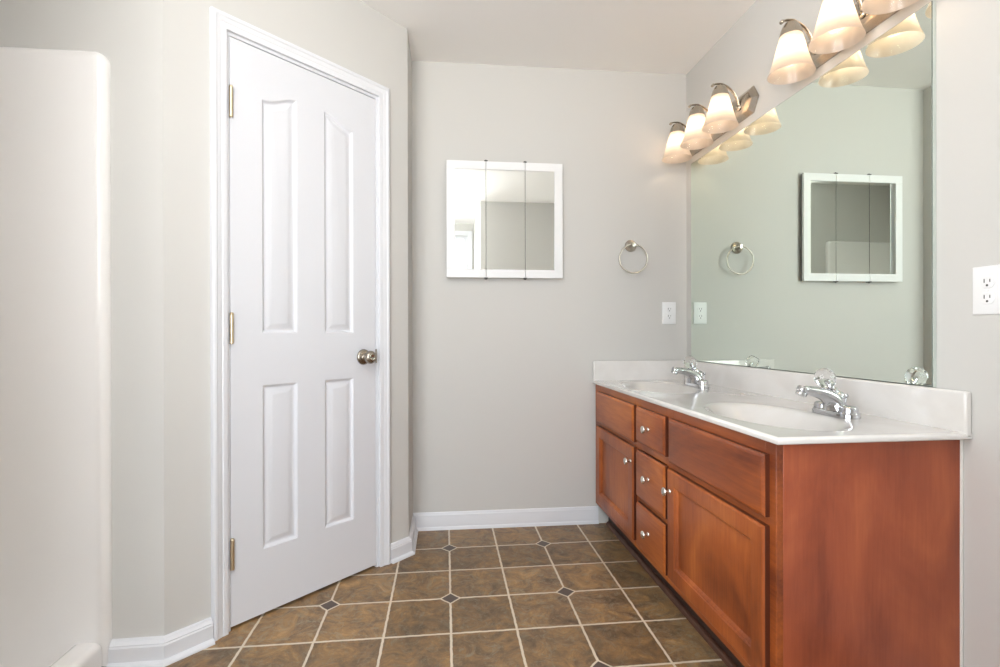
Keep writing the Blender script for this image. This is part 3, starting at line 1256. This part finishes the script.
# ------------------------------------------------------------------ medicine cabinet
mc = thing('medicine_cabinet', 'white framed three door mirrored medicine cabinet on the far wall', 'medicine cabinet', (-1.004, 0, 1.312))
X0, X1, ZB, ZU = -1.309 + 1.004, -0.699 + 1.004, 0.0, 0.604
bm = BM()
box(bm, X0 + 0.003, X1 - 0.003, -0.010, -0.0005, ZB + 0.003, ZU - 0.003)
obj('cabinet_body', bm, DARKM, mc, smooth=False)
g1, g2 = -1.1045 + 1.004, -0.8985 + 1.004
FWD = 0.043
for k, (a, b) in enumerate(((X0, g1 - 0.0012), (g1 + 0.0012, g2 - 0.0012), (g2 + 0.0012, X1))):
    la = FWD if k == 0 else 0.0
    lb = FWD if k == 2 else 0.0
    bm = BM()
    y0, y1 = -0.026, -0.010
    if k == 1:
        cp = [(y0, ZB), (y1, ZB), (y1, ZU), (y0, ZU), (y0, ZU - FWD), (y1 - 0.0005, ZU - FWD), (y1 - 0.0005, ZB + FWD), (y0, ZB + FWD)]
        va = [bm.verts.new((a, y, z)) for y, z in cp]
        vb = [bm.verts.new((b, y, z)) for y, z in cp]
        for q in range(8):
            bm.faces.new((va[q], va[(q + 1) % 8], vb[(q + 1) % 8], vb[q]))
        bm.faces.new(va[::-1])
        bm.faces.new(vb)
    else:
        box(bm, a, b, y0, y1, ZB, ZB + FWD)
        box(bm, a, b, y0, y1, ZU - FWD, ZU)
    if la:
        box(bm, a, a + la, y0, y1, ZB + FWD, ZU - FWD)
    if lb:
        box(bm, b - lb, b, y0, y1, ZB + FWD, ZU - FWD)
    dr = obj('mirror_door', bm, CABW, mc, bevel=0.0012, segs=2)
    bm = BM()
    box(bm, a + la, b - lb, -0.0215, -0.0105, ZB + FWD, ZU - FWD)
    obj('mirror_panel', bm, MIRROR2, dr, smooth=False)
for gx in (g1, g2):
    for zz, s in ((ZU, 1), (ZB, -1)):
        bm = BM()
        box(bm, gx - 0.009, gx + 0.009, -0.028, -0.006, min(zz, zz + s * 0.005), max(zz, zz + s * 0.005))
        lathe(bm, [(0.005, 0), (0.005, 0.004)], (gx, -0.018, zz + (s * 0.005 if s > 0 else -0.009)), (0, 0, 1), 12)
        obj('hinge', bm, DARKM, mc, bevel=0.001)

# ------------------------------------------------------------------ towel ring
tr = thing('towel_ring', 'brushed nickel towel ring hanging on the far wall above the outlet', 'towel ring', (-0.318, 0, 1.494))
bm = BM()
lathe(bm, [(0.0325, 0.0004), (0.0325, 0.004), (0.030, 0.008), (0.024, 0.011), (0.020, 0.013), (0.015, 0.020), (0.0120, 0.026), (0.0120, 0.032), (0.014, 0.035),
           (0.014, 0.043), (0.011, 0.047), (0, 0.048)], (0, 0, 0), (0, -1, 0), 32)
obj('mounting_post', bm, NICKEL, tr)
bm = BM()
Rr = 0.0765
pth = [(0.002 + Rr * math.sin(2 * PI * k / 64), -0.038, -0.074 + Rr * math.cos(2 * PI * k / 64)) for k in range(64)]
sweep(bm, pth, 0.0042, 10, closed=True, side=(0, 1, 0))
obj('ring', bm, NICKEL, tr)


# ------------------------------------------------------------------ outlets
def make_outlet(label, loc, rz):
    o = thing('wall_outlet', label, 'outlet', loc, rz, 'white duplex wall outlets')
    bm = BM()
    rr = loops(bm, rect(-0.0385, 0.0385, -0.060, 0.060), [(0, 0.0004), (0, 0.0025), (0.0015, 0.0045), (0.004, 0.0055)], lambda u, v, d: (u, -d, v))
    bm.faces.new(rr[0][::-1])
    pl = obj('cover_plate', bm, PLASTIC, o, angle=30)
    for s in (-1, 1):
        bm = BM()
        zc = s * 0.0195
        pp = []
        for k in range(28):
            a = 2 * PI * k / 28
            x, z = 0.0172 * math.cos(a), 0.0172 * math.sin(a)
            pp.append((x, zc + max(-0.0145, min(0.0145, z))))
        q = []
        for p in pp:
            if not q or (abs(p[0] - q[-1][0]) + abs(p[1] - q[-1][1])) > 1e-5:
                q.append(p)
        r2 = loops(bm, q, [(0, 0.005), (0, 0.0072), (0.0008, 0.0078)], lambda u, v, d: (u, -d, v))
        bm.faces.new(r2[0][::-1])
        rc = obj('receptacle', bm, PLASTIC, o, angle=30)
        bm = BM()
        box(bm, -0.0078, -0.0055, -0.0081, -0.006, zc - 0.001, zc + 0.0085)
        box(bm, 0.0055, 0.0076, -0.0081, -0.006, zc + 0.0002, zc + 0.0075)
        lathe(bm, [(0.0028, 0.006), (0.0028, 0.0081)], (0, 0, zc - 0.0075), (0, -1, 0), 14)
        obj('slots', bm, SLOT, rc, smooth=False)
    bm = BM()
    lathe(bm, [(0.003, 0.005), (0.003, 0.0063), (0.0015, 0.0068), (0, 0.0069)], (0, 0, 0), (0, -1, 0), 14)
    obj('screw', bm, PLASTIC, o)
    return o


w1 = make_outlet('white duplex outlet on the far wall below the towel ring', (-0.1015, 0, 1.131), 0)
w2 = dup(w1, (0, -1.5645, 1.127), 'white duplex outlet past the end of the wide mirror, above the vanity corner', R(-90))


# ------------------------------------------------------------------ vanity lights
def make_light(label, loc):
    L = thing('vanity_light', label, 'wall light', loc, 0, 'three shade vanity lights above the mirror')
    # back plate: long bar with pointed ends and a raised centre field
    bm = BM()
    hexp = [(-0.322, 0.004), (-0.287, -0.058), (0.287, -0.058), (0.322, -0.004), (0.287, 0.058), (-0.287, 0.058)]
    hexp = [(-0.322, 0.0), (-0.286, -0.058), (0.286, -0.058), (0.322, 0.0), (0.286, 0.058), (-0.286, 0.058)]
    rr = loops(bm, hexp, [(0, 0.0008), (0, 0.006), (0.004, 0.009), (0.020, 0.022), (0.022, 0.0225)], lambda u, v, d: (-d, u, v))
    bm.faces.new(rr[0][::-1])
    obj('back_plate', bm, LAMPN, L, angle=20)
    for dy in (-0.208, 0.0, 0.208):
        bm = BM()
        pth = catmull([(-0.021, dy, -0.010), (-0.027, dy, 0.012), (-0.035, dy, 0.038), (-0.060, dy, 0.073), (-0.098, dy, 0.095), (-0.128, dy, 0.096), (-0.146, dy, 0.091)], 5)
        n = len(pth)
        sweep(bm, pth, [(0.008, 0.0036)] * (n - 1) + [(0.008, 0.0042)], 12, side=(0, 1, 0))
        lathe(bm, [(0.0045, -0.008), (0.0062, -0.006), (0.0062, 0.006), (0.0045, 0.008)], (-0.146, dy, 0.089), (0, 1, 0), 14)
        lathe(bm, [(0.014, 0.0), (0.013, 0.004), (0.008, 0.008), (0.007, 0.016)], (-0.0225, dy, -0.004), (-1, 0, 0.2), 18)
        arm = obj('arm', bm, LAMPN, L)
        bm = BM()
        sx = -0.112
        lathe(bm, [(0.0045, 0.094), (0.0045, 0.090), (0.010, 0.088), (0.022, 0.084), (0.030, 0.070), (0.036, 0.050), (0.0365, 0.042), (0.030, 0.042), (0.013, 0.040), (0.013, 0.016), (0.011, 0.014)], (sx, dy, 0), (0, 0, 1), 26)
        obj('socket_cap', bm, LAMPN, arm)
        bm = BM()
        outp = [(0.0335, 0.046), (0.0365, 0.038), (0.0410, 0.022), (0.0465, 0.000), (0.0525, -0.024), (0.0590, -0.048), (0.0660, -0.070), (0.0715, -0.084), (0.0745, -0.0905), (0.0750, -0.0930)]
        inp = [(0.0735, -0.0935), (0.0715, -0.0915), (0.0690, -0.0840), (0.0632, -0.070), (0.0562, -0.048), (0.0497, -0.024), (0.0437, 0.000), (0.0382, 0.022), (0.0337, 0.038), (0.031, 0.044)]
        lathe(bm, outp + inp, (sx, dy, 0), (0, 0, 1), 40, cap0=False, cap1=False)
        bm.faces.ensure_lookup_table()
        for k, f in enumerate(bm.faces):
            f.material_index = 0 if k < 40 * (len(outp) - 1) else 1
        shd = obj('glass_shade', bm, [SHADE, CLEARSKIN], L, angle=60)
        bm = BM()
        lathe(bm, [(0.0115, 0.016), (0.0125, 0.004), (0.018, -0.008), (0.0225, -0.022), (0.0215, -0.034), (0.015, -0.044), (0.006, -0.048), (0, -0.0485)], (sx, dy, 0), (0, 0, 1), 20)
        obj('bulb', bm, BULB, shd)
    return L


LZ = 2.024
l1 = make_light('brushed nickel bar light with three frosted shades, over the mirror end beside the far wall', (0, -0.330, LZ))
l2 = dup(l1, (0, -1.209, LZ), 'nickel bar light with three frosted shades over the mirror end farther from the towel ring')

# ------------------------------------------------------------------ ceiling light (unseen, added overhead to fill the room)
cl = thing('added_ceiling_light', 'unseen round hanging ceiling light added above the viewpoint to fill the room', 'ceiling light', (-1.70, -2.22, H))
bm = BM()
lathe(bm, [(0.070, -0.0005), (0.070, -0.016), (0.055, -0.026), (0.012, -0.030), (0.010, -0.110)], (0, 0, 0), (0, 0, 1), 32)
obj('canopy', bm, NICKEL, cl)
bm = BM()
lathe(bm, [(0.0, -0.105), (0.080, -0.108), (0.130, -0.125), (0.150, -0.160), (0.150, -0.200), (0.130, -0.235), (0.080, -0.252), (0, -0.256)], (0, 0, 0), (0, 0, 1), 40)
obj('diffuser', bm, DOME, cl)
